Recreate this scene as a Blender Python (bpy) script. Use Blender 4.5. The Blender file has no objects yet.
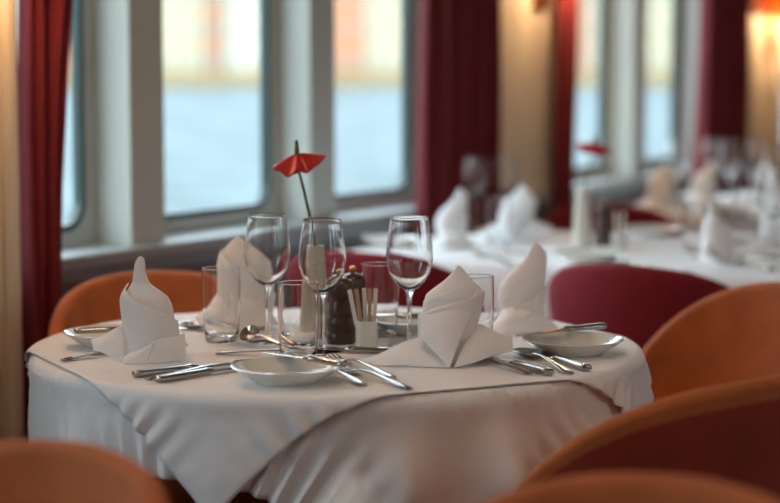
import bpy, bmesh, math, random
import numpy as np
from mathutils import Vector, Matrix
random.seed(7)
PI = math.pi
scene = bpy.context.scene
COL = scene.collection

# ------------------------------------------------------------------ camera
FPX = 780 * 85 / 36
PITCH = math.atan(177.5 / FPX)
YAW = math.radians(28.5)
EYE = 1.14
fw = Vector((-math.sin(YAW) * math.cos(PITCH), math.cos(YAW) * math.cos(PITCH), -math.sin(PITCH)))
rt = Vector((math.cos(YAW), math.sin(YAW), 0))
up = Vector((-math.sin(YAW) * math.sin(PITCH), math.cos(YAW) * math.sin(PITCH), math.cos(PITCH)))
cam = bpy.data.cameras.new('camera')
cam.lens = 85; cam.sensor_width = 36
cam.clip_start = 0.05; cam.clip_end = 3000
cam.dof.use_dof = True
cam.dof.focus_distance = 2.52
cam.dof.aperture_fstop = 2.3
cam_o = bpy.data.objects.new('camera', cam)
COL.objects.link(cam_o)
cam_o.location = (0, 0, EYE)
cam_o.rotation_euler = (PI / 2 - PITCH, 0, YAW)
scene.camera = cam_o

def ray(px, py):
    return fw + rt * ((px - 390) / FPX) - up * ((py - 251.5) / FPX)
def at(px, py, h):                      # where a sight line meets the level h
    r = ray(px, py); t = (h - EYE) / r.z
    return Vector((r.x * t, r.y * t, h))
def at_depth(px, py, Z):                # ... a distance Z ahead
    r = ray(px, py)
    t = Z / (-r.x * math.sin(YAW) + r.y * math.cos(YAW))
    return Vector((r.x * t, r.y * t, EYE + r.z * t))

# --------------------------------------------------------------- materials
def lin(c):
    return tuple((v / 255 / 12.92 if v / 255 <= .04045 else ((v / 255 + .055) / 1.055) ** 2.4) for v in c) + (1,)
def material(name, rgb, rough=.5, metal=0, sheen=0, coat=0, noise=None, bump=None, spec=.5, subsurf=0):
    """noise=(scale, amount) mottles the colour, bump=(scale, strength)"""
    m = bpy.data.materials.new(name); m.use_nodes = True
    nt = m.node_tree; b = nt.nodes['Principled BSDF']
    c = lin(rgb)
    b.inputs['Base Color'].default_value = c
    b.inputs['Roughness'].default_value = rough
    b.inputs['Metallic'].default_value = metal
    b.inputs['Specular IOR Level'].default_value = spec
    if sheen:
        b.inputs['Sheen Weight'].default_value = sheen
        b.inputs['Sheen Roughness'].default_value = .4
        b.inputs['Sheen Tint'].default_value = tuple(min(1, v * 1.5 + .15) for v in c[:3]) + (1,)
    if coat: b.inputs['Coat Weight'].default_value = coat
    tc = nt.nodes.new('ShaderNodeTexCoord')
    if noise:
        n = nt.nodes.new('ShaderNodeTexNoise'); n.inputs['Scale'].default_value = noise[0]; n.inputs['Detail'].default_value = 4
        nt.links.new(tc.outputs['Object'], n.inputs['Vector'])
        r = nt.nodes.new('ShaderNodeValToRGB')
        r.color_ramp.elements[0].position = .3; r.color_ramp.elements[1].position = .7
        r.color_ramp.elements[0].color = tuple(v * (1 - noise[1]) for v in c[:3]) + (1,)
        r.color_ramp.elements[1].color = tuple(min(1, v * (1 + noise[1])) for v in c[:3]) + (1,)
        nt.links.new(n.outputs['Fac'], r.inputs['Fac']); nt.links.new(r.outputs['Color'], b.inputs['Base Color'])
    if bump:
        n = nt.nodes.new('ShaderNodeTexNoise'); n.inputs['Scale'].default_value = bump[0]; n.inputs['Detail'].default_value = 3
        nt.links.new(tc.outputs['Object'], n.inputs['Vector'])
        bp = nt.nodes.new('ShaderNodeBump'); bp.inputs['Strength'].default_value = bump[1]; bp.inputs['Distance'].default_value = .004
        nt.links.new(n.outputs['Fac'], bp.inputs['Height']); nt.links.new(bp.outputs['Normal'], b.inputs['Normal'])
    return m
def glass_mat(name, tint=(255, 255, 255)):
    m = bpy.data.materials.new(name); m.use_nodes = True
    nt = m.node_tree; nt.nodes.clear()
    o = nt.nodes.new('ShaderNodeOutputMaterial'); g = nt.nodes.new('ShaderNodeBsdfGlass')
    g.inputs['IOR'].default_value = 1.48; g.inputs['Roughness'].default_value = 0
    g.inputs['Color'].default_value = lin(tint)
    nt.links.new(g.outputs[0], o.inputs['Surface'])
    return m
def pane_mat(name):
    m = bpy.data.materials.new(name); m.use_nodes = True
    nt = m.node_tree; nt.nodes.clear()
    o = nt.nodes.new('ShaderNodeOutputMaterial'); t = nt.nodes.new('ShaderNodeBsdfTransparent')
    g = nt.nodes.new('ShaderNodeBsdfGlossy'); g.inputs['Roughness'].default_value = .02
    f = nt.nodes.new('ShaderNodeFresnel'); f.inputs['IOR'].default_value = 1.3
    x = nt.nodes.new('ShaderNodeMixShader')
    t.inputs['Color'].default_value = (.93, .98, .96, 1)
    nt.links.new(f.outputs[0], x.inputs[0]); nt.links.new(t.outputs[0], x.inputs[1]); nt.links.new(g.outputs[0], x.inputs[2])
    nt.links.new(x.outputs[0], o.inputs['Surface'])
    return m
def emit_mat(name, rgb, s):
    m = bpy.data.materials.new(name); m.use_nodes = True
    nt = m.node_tree; nt.nodes.clear()
    o = nt.nodes.new('ShaderNodeOutputMaterial'); e = nt.nodes.new('ShaderNodeEmission')
    e.inputs[0].default_value = lin(rgb); e.inputs[1].default_value = s
    nt.links.new(e.outputs[0], o.inputs['Surface'])
    return m
def shade_mat(name, rgb):
    m = bpy.data.materials.new(name); m.use_nodes = True
    nt = m.node_tree; nt.nodes.clear()
    o = nt.nodes.new('ShaderNodeOutputMaterial'); d = nt.nodes.new('ShaderNodeBsdfDiffuse'); t = nt.nodes.new('ShaderNodeBsdfTranslucent')
    x = nt.nodes.new('ShaderNodeMixShader'); x.inputs[0].default_value = .6
    d.inputs[0].default_value = lin(rgb); t.inputs[0].default_value = lin(rgb)
    nt.links.new(d.outputs[0], x.inputs[1]); nt.links.new(t.outputs[0], x.inputs[2]); nt.links.new(x.outputs[0], o.inputs['Surface'])
    return m

M = dict(
    paint=material('frame_paint', (196, 202, 196), .42, noise=(3, .03)),
    lower=material('lower_panel', (128, 118, 114), .6, noise=(4, .06)),
    pier=material('pier_panel', (214, 200, 178), .55, noise=(3, .05)),
    ledge=material('ledge_paint', (158, 160, 160), .5, noise=(3, .04)),
    gasket=material('dark_gasket', (58, 78, 76), .4),
    ceiling=material('ceiling_paint', (226, 216, 198), .8, noise=(2, .02)),
    wallr=material('cream_panel', (214, 206, 194), .6, noise=(3, .04)),
    carpet=material('carpet', (74, 22, 22), .95, noise=(30, .3), bump=(200, .5)),
    curtain=material('burgundy_curtain', (112, 22, 34), .85, sheen=.4, noise=(40, .12), bump=(160, .3)),
    linen=material('white_linen', (243, 242, 243), .85, sheen=.15, noise=(12, .015), bump=(500, .12)),
    napkin=material('napkin_linen', (246, 245, 246), .85, sheen=.15, noise=(20, .012), bump=(420, .14)),
    orange_shaded=material('shaded_orange_velvet', (146, 50, 30), .85, sheen=.1, noise=(18, .12), bump=(220, .25)),  # orange velvet darkened to paint shade on the outer backs
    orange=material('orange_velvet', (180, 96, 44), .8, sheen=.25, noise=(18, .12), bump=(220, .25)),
    red=material('burgundy_velvet', (132, 6, 30), .8, sheen=.06, noise=(18, .12), bump=(220, .25)),
    blackmetal=material('black_metal', (22, 20, 19), .4, metal=.6),
    darkwood=material('dark_wood', (74, 48, 36), .3, coat=.3, noise=(35, .25)),
    tablewood=material('table_wood', (120, 80, 50), .45, noise=(20, .2)),
    china=material('white_china', (232, 232, 226), .12, coat=.5, noise=(5, .01)),
    vase=material('cream_ceramic', (216, 210, 196), .35, noise=(10, .03)),
    steel=material('polished_steel', (184, 180, 174), .14, metal=1, noise=(60, .03)),
    steelh=material('satin_steel', (172, 168, 162), .16, metal=1, noise=(60, .04)),
    glass=glass_mat('clear_glass'), pane=pane_mat('window_glass'),
    paper=material('sachet_paper', (240, 236, 228), .7, noise=(60, .05)),
    paper2=material('brown_sachet_paper', (186, 160, 130), .7, noise=(60, .06)),
    spathe=material('red_spathe', (196, 22, 20), .4, coat=.1, noise=(40, .15), bump=(60, .4)),
    stem=material('green_stem', (84, 100, 44), .5, noise=(60, .15)),
    spadix=material('spadix', (112, 124, 50), .6, noise=(200, .25)),
    brass=material('brass', (196, 150, 80), .3, metal=1),
    shade=shade_mat('orange_shade', (246, 178, 112)),
    bulb=emit_mat('bulb_glow', (255, 190, 110), 14),
    diffuser=emit_mat('ceiling_glow', (255, 222, 194), 25.0),
    bcream=material('cream_render', (198, 184, 154), .9, noise=(.4, .06)),
    bbrick=material('orange_brick', (202, 140, 102), .9, noise=(.5, .1)),
    bwhite=material('white_render', (206, 199, 178), .9, noise=(.4, .05)),
    broof=material('slate_roof', (128, 110, 104), .8, noise=(.6, .1)),
    bglass=material('window_reflection', (150, 160, 160), .1, noise=(.5, .1)),
    quay=material('quay_stone', (164, 138, 98), .9, noise=(.6, .12)),
)
def water_mat():
    m = material('river_water', (80, 93, 97), .4, spec=.16, noise=(.45, .6))
    nt = m.node_tree; b = nt.nodes['Principled BSDF']
    tc = nt.nodes.new('ShaderNodeTexCoord')
    b.inputs['IOR'].default_value = 1.12
    mp = nt.nodes.new('ShaderNodeMapping'); mp.inputs['Scale'].default_value = (.35, .35, .35)
    n = nt.nodes.new('ShaderNodeTexNoise'); n.inputs['Scale'].default_value = 1.2; n.inputs['Detail'].default_value = 6
    bp = nt.nodes.new('ShaderNodeBump'); bp.inputs['Strength'].default_value = .9; bp.inputs['Distance'].default_value = .6
    nt.links.new(tc.outputs['Object'], mp.inputs[0]); nt.links.new(mp.outputs[0], n.inputs[0])
    nt.links.new(n.outputs['Fac'], bp.inputs['Height']); nt.links.new(bp.outputs[0], b.inputs['Normal'])
    return m
M['water'] = water_mat()

# ------------------------------------------------------------ mesh helpers
def link(name, bm, mat, parent=None, smooth=True, loc=None, rotz=0):
    me = bpy.data.meshes.new(name)
    bmesh.ops.recalc_face_normals(bm, faces=bm.faces)
    bm.to_mesh(me); bm.free()
    me.materials.append(mat)
    if smooth:
        for p in me.polygons: p.use_smooth = True
        me.set_sharp_from_angle(angle=math.radians(38))
    o = bpy.data.objects.new(name, me); COL.objects.link(o)
    if parent: o.parent = parent
    if loc is not None: o.location = loc
    o.rotation_euler.z = rotz
    return o
def tag(o, label, cat, group=None):
    o['label'] = label; o['category'] = cat
    if group: o['group'] = group
    return o
def thing(name, label, cat, loc=(0, 0, 0), rotz=0, group=None):
    o = bpy.data.objects.new(name, None); COL.objects.link(o)
    o.empty_display_size = .05
    o.location = loc; o.rotation_euler = (0, 0, rotz)
    return tag(o, label, cat, group)
def struct(o):
    o['kind'] = 'structure'; return o
def dup(src, loc, rotz=0, label=None, group=None, parent=None, rot=None, cat=None):
    c = src.copy(); COL.objects.link(c)
    if parent is not None: c.parent = parent
    else:
        c.location = loc; c.rotation_euler = rot if rot else (0, 0, rotz)
        if label: c['label'] = label
        if group: c['group'] = group
        if cat: c['category'] = cat
    for ch in src.children: dup(ch, None, parent=c)
    return c
def box(bm, x0, x1, y0, y1, z0, z1, bev=0):
    r = bmesh.ops.create_cube(bm, size=1)
    vs = r['verts']
    bmesh.ops.scale(bm, vec=(x1 - x0, y1 - y0, z1 - z0), verts=vs)
    bmesh.ops.translate(bm, vec=((x0 + x1) / 2, (y0 + y1) / 2, (z0 + z1) / 2), verts=vs)
    if bev:
        es = list({e for v in vs for e in v.link_edges})
        bmesh.ops.bevel(bm, geom=es, offset=bev, segments=2, affect='EDGES', profile=.5)
def lathe(bm, prof, n=40, cx=0, cy=0, closed=False):
    """prof: (r, z) pairs; a radius of 0 closes to a pole"""
    rings = []
    for r, z in prof:
        if r < 1e-6: rings.append([bm.verts.new((cx, cy, z))])
        else: rings.append([bm.verts.new((cx + r * math.cos(2 * PI * k / n), cy + r * math.sin(2 * PI * k / n), z)) for k in range(n)])
    pr = list(zip(rings, rings[1:]))
    if closed: pr.append((rings[-1], rings[0]))
    for a, b in pr:
        if len(a) == 1 and len(b) == 1: continue
        for k in range(n):
            j = (k + 1) % n
            if len(a) == 1: bm.faces.new((a[0], b[k], b[j]))
            elif len(b) == 1: bm.faces.new((a[k], b[0], a[j]))
            else: bm.faces.new((a[k], b[k], b[j], a[j]))
def tube(bm, pts, rads, n=10, flat=1.0):
    pts = [Vector(p) for p in pts]
    if not isinstance(rads, (list, tuple)): rads = [rads] * len(pts)
    rings = []
    for i, p in enumerate(pts):
        d = (pts[min(i + 1, len(pts) - 1)] - pts[max(i - 1, 0)]).normalized()
        a = d.orthogonal() if abs(d.z) > .9 else Vector((0, 0, 1)).cross(d)
        a.normalize(); b = d.cross(a)
        rings.append([bm.verts.new(p + (a * math.cos(2 * PI * k / n) + b * flat * math.sin(2 * PI * k / n)) * rads[i]) for k in range(n)])
    for a, b in zip(rings, rings[1:]):
        for k in range(n):
            j = (k + 1) % n; bm.faces.new((a[k], a[j], b[j], b[k]))
    bm.faces.new(rings[0][::-1]); bm.faces.new(rings[-1])
def sheet(bm, rows, closed=False):
    g = [[bm.verts.new(p) for p in r] for r in rows]
    for a, b in zip(g, g[1:]):
        m = len(a)
        for k in range(m if closed else m - 1):
            j = (k + 1) % m; bm.faces.new((a[k], a[j], b[j], b[k]))
    return g
def smoothstep(t):
    t = max(0, min(1, t)); return t * t * (3 - 2 * t)
def interp(xs, ys, x):
    return float(np.interp(x, xs, ys))

# ------------------------------------------------------------------ setting
XM, XG, XO = -2.19, -2.29, -2.30      # room face of the mullions, frames, outside skin
Y0, Y1, XR, CEIL = -2.6, 10.0, 3.8, 2.35
LEDGE, GB, GT, LINT = .80, .835, 1.98, 2.03
bm = bmesh.new(); box(bm, XO, XR + .1, Y0, Y1, -.1, 0); struct(link('floor', bm, M['carpet'], smooth=False))
bm = bmesh.new(); box(bm, XO, XR + .1, Y0, Y1, CEIL, CEIL + .1); struct(link('ceiling', bm, M['ceiling'], smooth=False))
bm = bmesh.new()
ropen = [(.6, 1.4), (2.6, 3.4), (4.6, 5.4)]
box(bm, XR, XR + .1, Y0, Y1, 0, .85); box(bm, XR, XR + .1, Y0, Y1, 1.95, CEIL)
ys = [Y0] + [v for o in ropen for v in o] + [Y1]
for a, b in zip(ys[0::2], ys[1::2]): box(bm, XR, XR + .1, a, b, .85, 1.95)
struct(link('wall_right', bm, M['wallr'], smooth=False))
bm = bmesh.new(); box(bm, XO, XR, Y0 - .1, Y0, 0, CEIL); struct(link('wall_near', bm, M['wallr'], smooth=False))
bm = bmesh.new(); box(bm, XO, XR, Y1, Y1 + .1, 0, CEIL); struct(link('wall_far', bm, M['wallr'], smooth=False))
openings = [(-1.9, -1.32), (-1.21, -.63), (-.52, .06), (.75, 1.32), (2.38, 2.957), (3.072, 3.647), (3.762, 4.337),
            (5.13, 5.705), (5.82, 6.395), (7.30, 7.87), (7.985, 8.56)]
# wall skin (with its openings) in the paint of the frames
bm = bmesh.new()
box(bm, XO, XG, Y0, Y1, 0, LEDGE - .03)
box(bm, XO, XM, Y0, Y1, LINT, CEIL)
ys = [Y0] + [v for o in openings for v in o] + [Y1]
for a, b in zip(ys[0::2], ys[1::2]):
    box(bm, XO, XM, a, b, LEDGE - .03, LINT)
struct(link('wall_left', bm, M['paint'], smooth=False))
# lower wall panel below the ledge
bm = bmesh.new(); box(bm, XG, XM - .02, Y0, Y1, .1, LEDGE - .03); struct(link('trim_1', bm, M['lower'], smooth=False))
bm = bmesh.new(); box(bm, XG, XM - .005, Y0, Y1, 0, .1, .004); struct(link('baseboard_left', bm, M['paint'], smooth=False))
# window ledge with a stepped nosing
bm = bmesh.new(); box(bm, XG, XM + .035, Y0, Y1, LEDGE - .03, LEDGE, .006); box(bm, XG, XM + .012, Y0, Y1, LEDGE - .055, LEDGE - .03, .004)
struct(link('trim_2', bm, M['ledge'], smooth=False))

def rrect(y0, y1, z0, z1, r, n=7):
    pts = []
    for (cy, cz, a0) in ((y1 - r, z1 - r, 0), (y0 + r, z1 - r, 90), (y0 + r, z0 + r, 180), (y1 - r, z0 + r, 270)):
        for k in range(n + 1):
            a = math.radians(a0 + 90 * k / n); pts.append((cy + r * math.cos(a), cz + r * math.sin(a)))
    return pts
def ring_prism(bm, outer, inner, x0, x1):
    n = len(outer)
    v = [[bm.verts.new((x, p[0], p[1])) for p in loop] for x in (x0, x1) for loop in (outer, inner)]
    o0, i0, o1, i1 = v
    for k in range(n):
        j = (k + 1) % n
        bm.faces.new((o0[k], o0[j], i0[j], i0[k])); bm.faces.new((o1[k], i1[k], i1[j], o1[j]))
        bm.faces.new((o0[k], o1[k], o1[j], o0[j])); bm.faces.new((i0[k], i0[j], i1[j], i1[k]))
for i, (a, b) in enumerate(openings):
    w = bpy.data.objects.new('window_%d' % (i + 1), None); COL.objects.link(w); struct(w)
    w.location = (XG, a, LEDGE)
    inv = Matrix.Translation((-XG, -a, -LEDGE))
    def wpart(name, bm_, mat, smooth=False):
        bmesh.ops.transform(bm_, matrix=inv, verts=bm_.verts)
        return link(name, bm_, mat, w, smooth)
    bm = bmesh.new()
    g0, g1 = a + .04, b - .038
    outer = rrect(a, b, LEDGE, LINT, .001); inner = rrect(g0, g1, GB, GT, .055)
    ring_prism(bm, outer, inner, XG - .006, XG + .012); wpart('window_frame', bm, M['paint'])
    bm = bmesh.new()
    ring_prism(bm, rrect(g0 - .004, g1 + .004, GB - .004, GT + .004, .058), rrect(g0 + .010, g1 - .010, GB + .010, GT - .010, .046), XG - .005, XG + .015)
    wpart('gasket', bm, M['gasket'])
    bm = bmesh.new()
    lp = rrect(g0 + .002, g1 - .002, GB + .002, GT - .002, .05)
    f1 = [bm.verts.new((XG - .001, p[0], p[1])) for p in lp]; bm.faces.new(f1)
    wpart('glass_pane', bm, M['pane'])
for i, (a, b) in enumerate(ropen):
    w = bpy.data.objects.new('window_%d' % (i + 12), None); COL.objects.link(w); struct(w); w.location = (XR, a, .85)
    bm = bmesh.new(); ring_prism(bm, rrect(0, b - a, 0, 1.1, .001), rrect(.04, b - a - .04, .04, 1.06, .05), -.012, .05); link('window_frame', bm, M['paint'], w, False)
    bm = bmesh.new(); bm.faces.new([bm.verts.new((.03, q[0], q[1])) for q in rrect(.038, b - a - .038, .038, 1.062, .05)]); link('glass_pane', bm, M['pane'], w, False)
# pier casings
def casing(n, y0, y1, x, mat, flutes, w=.05):
    bm = bmesh.new()
    box(bm, XM, x, y0, y1, 0, CEIL, .004)
    k = max(1, int(flutes))
    st = (y1 - y0) / k
    for q in range(k):
        c = y0 + st * (q + .5)
        tube(bm, [(x + .001, c, .05), (x + .001, c, CEIL - .02)], st * .36, 10)
    struct(link('trim_%d' % n, bm, mat, smooth=False))
casing(3, 1.98, 2.472, -2.07, M['pier'], 9)
bm = bmesh.new(); box(bm, XM, XM + .015, 4.40, 5.11, LEDGE - .03, CEIL); struct(link('trim_4', bm, M['pier'], smooth=False))
casing(5, 5.0, 5.06, XM + .03, M['pier'], 2)
casing(6, 4.46, 4.52, XM + .03, M['pier'], 2)
bm = bmesh.new(); box(bm, XM, XM + .015, 6.44, 7.26, LEDGE - .03, CEIL); struct(link('trim_7', bm, M['pier'], smooth=False))
casing(8, 7.18, 7.26, XM + .03, M['pier'], 2)
bm = bmesh.new(); box(bm, XM, XM + .13, Y0, Y1, 2.05, 2.2, .01); struct(link('trim_9', bm, M['paint'], smooth=False))

# ---------------------------------------------------------------- curtains
def curtain(y0, y1, x, label, folds, top=2.06, bottom=.03, pinch=None, amp=.028):
    bm = bmesh.new(); rows = []
    nz, ns = 40, folds * 14
    ph = random.random() * 6
    for i in range(nz + 1):
        z = bottom + (top - bottom) * i / nz
        a, b = (y0, y1) if pinch is None else pinch(z)
        row = []
        for k in range(ns + 1):
            t = k / ns
            A = amp * (1 + .3 * math.sin(3.1 * t * folds + ph)) * (1 - .25 * (z - bottom) / (top - bottom))
            xx = x + A * math.sin(2 * PI * folds * t + ph + .5 * math.sin(1.3 * z + 4 * t)) + .006 * math.sin(5 * z + 9 * t)
            row.append((xx, a + (b - a) * (t + .012 * math.sin(2 * PI * folds * t * 2)), z))
        rows.append(row)
    sheet(bm, rows)
    o = link('curtain', bm, M['curtain'])
    s = o.modifiers.new('thickness', 'SOLIDIFY'); s.thickness = .003
    return tag(o, label, 'curtain', 'burgundy window curtains')
def pinch_left(z):
    r = interp([.0, .55, .82, .95, 1.15, 1.3, 2.1], [2.64, 2.615, 2.605, 2.61, 2.63, 2.655, 2.70], z)
    return (2.535, r)
curtain(2.515, 2.7, -2.105, 'long burgundy curtain at the far left, beside the lamp-lit fluted pier', 3, pinch=pinch_left)
curtain(4.065, 4.515, -2.13, 'wide burgundy curtain beside the third window, behind the napkins of the second table', 4, amp=.024)
curtain(4.945, 5.02, -2.12, 'narrow burgundy curtain edge between the pale pier and the far pair of windows', 2, amp=.02)
curtain(6.10, 6.66, -2.105, 'two-tone burgundy curtain at the far right, next to the orange lamp shade', 4, amp=.04)

# ------------------------------------------------------------- wall sconces
def sconce(y, label, en=7):
    r = thing('wall_sconce', label, 'lamp', (XM + .015, y, 1.30), 0, 'wall sconces on the window piers')
    bm = bmesh.new(); box(bm, 0, .015, -.04, .04, -.06, .10, .004); link('backplate', bm, M['brass'], r, False)
    bm = bmesh.new(); tube(bm, [(.012, 0, 0), (.06, 0, -.015), (.11, 0, -.005), (.125, 0, .03), (.125, 0, .10)], .006); link('arm', bm, M['brass'], r)
    bm = bmesh.new(); lathe(bm, [(.118, .095), (.085, .29), (.083, .29), (.116, .095)], 40, .125, 0, closed=True); link('lamp_shade', bm, M['shade'], r)
    bm = bmesh.new(); lathe(bm, [(0, .10), (.012, .102), (.014, .125), (.026, .15), (.029, .172), (.02, .195), (0, .2)], 20, .125, 0); link('bulb', bm, M['bulb'], r)
    l = bpy.data.lights.new('sconce_light', 'POINT'); l.energy = en; l.color = (1, .68, .36); l.shadow_soft_size = .03
    lo = bpy.data.objects.new('sconce_light', l); COL.objects.link(lo); lo.parent = r; lo.location = (.125, 0, .085)
    return r
sconce(2.3, 'orange-shaded wall sconce on the fluted pier at the left', 4).location.x = -2.085
sconce(4.9, 'orange-shaded wall sconce on the pale pier between the window groups').location.z = 1.385
sconce(7.13, 'orange-shaded wall sconce at the far right beside the two-tone curtain').location.z = 1.265

# ------------------------------------------------------------ ceiling lamps
for i, (x, y, d) in enumerate([(-1.0, 1.9, 'above the near round table'), (-1.0, 6.6, 'above the third table'), (-.5, .2, 'added as front fill above the foreground table'), (.9, .1, 'added as front fill in the aisle beside the foreground table'),  # the two by the foreground table are added to fill the front
                               (1.1, 1.9, 'above the aisle beside the near table'), (1.1, 4.6, 'above the aisle beside the second table')]):
    r = thing('ceiling_light', 'round warm ceiling light ' + d, 'lamp', (x, y, CEIL - .05), 0, 'round ceiling lights')
    bm = bmesh.new(); lathe(bm, [(.15, .05), (.15, 0), (.128, 0), (.128, .045), (0, .045), (0, .05)], 40); link('lamp_ring', bm, M['brass'], r)
    bm = bmesh.new(); lathe(bm, [(0, .01), (.125, .014), (.125, .03), (0, .03)], 40); link('diffuser', bm, M['diffuser'], r)

# ---------------------------------------------------------------- outdoors
bm = bmesh.new()
bmesh.ops.create_grid(bm, x_segments=1, y_segments=1, size=1)
bmesh.ops.scale(bm, vec=(900, 900, 1), verts=bm.verts)
o = struct(link('river', bm, M['water'], smooth=False)); o.location = (-905, 500, -.9)
o['label'] = 'pale rippled river outside the windows'; 
bd = Vector((-math.sin(YAW), math.cos(YAW), 0))          # towards the far bank
def bank(px, Z): return rt * ((px - 390) / FPX * Z) + bd * Z
ang = YAW
bm = bmesh.new(); box(bm, -160, 120, 0, 6, -1.5, 1.6); o = struct(link('quay_wall', bm, M['quay'], smooth=False, loc=bank(390, 305), rotz=ang))
o['label'] = 'tan stone quay along the far bank'
def building(px0, px1, h, mat, label, Z=320, roof=True, nw=4, nf=4):
    w = (px1 - px0) / FPX * Z
    p = bank((px0 + px1) / 2, Z); p.z = 1.4
    r = thing('building', label, 'building', p, ang, 'buildings on the far bank')
    bm = bmesh.new(); box(bm, -w / 2, w / 2, 0, 10, -1.4, h); link('facade', bm, mat, r, False)
    bm = bmesh.new(); box(bm, -w / 2 - .05, w / 2 + .05, -.4, 10.1, h, h + .9, .1); link('roof', bm, M['broof'], r, False)
    bm = bmesh.new(); box(bm, -.55, .55, -.08, .05, 0, 1.9)
    pr = None
    for a in range(nw):
        for f in range(nf):
            x = -w / 2 + w * (a + .5) / nw; z = 1.2 + (h - 2.5) * f / nf
            if pr is None: pr = link('window', bm, M['bglass'], r, False); pr.location = (x, 0, z)
            else:
                c = pr.copy(); COL.objects.link(c); c.parent = r; c.location = (x, 0, z)
    return r
building(60, 120, 19, M['bbrick'], 'brick building on the far bank behind the leftmost window', nw=4)
building(150, 204, 22, M['bcream'], 'cream building on the far bank, left half of the second window', nw=3)
building(206, 222, 24, M['bbrick'], 'narrow orange brick building in the middle of the second window', nw=2)
building(226, 300, 21, M['bwhite'], 'white building on the far bank, right part of the second window', nw=4)
building(322, 364, 25, M['bbrick'], 'orange brick building at the left of the third window', nw=3)
building(368, 420, 20, M['bcream'], 'cream building at the right of the third window', nw=3)
building(440, 585, 21, M['bbrick'], 'long brick building on the far bank behind the burgundy curtain', nw=8)
building(590, 640, 23, M['bwhite'], 'white building on the far bank seen through the fourth window', nw=3)
building(645, 720, 22, M['bcream'], 'cream building on the far bank seen through the fifth window', nw=4)

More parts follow.
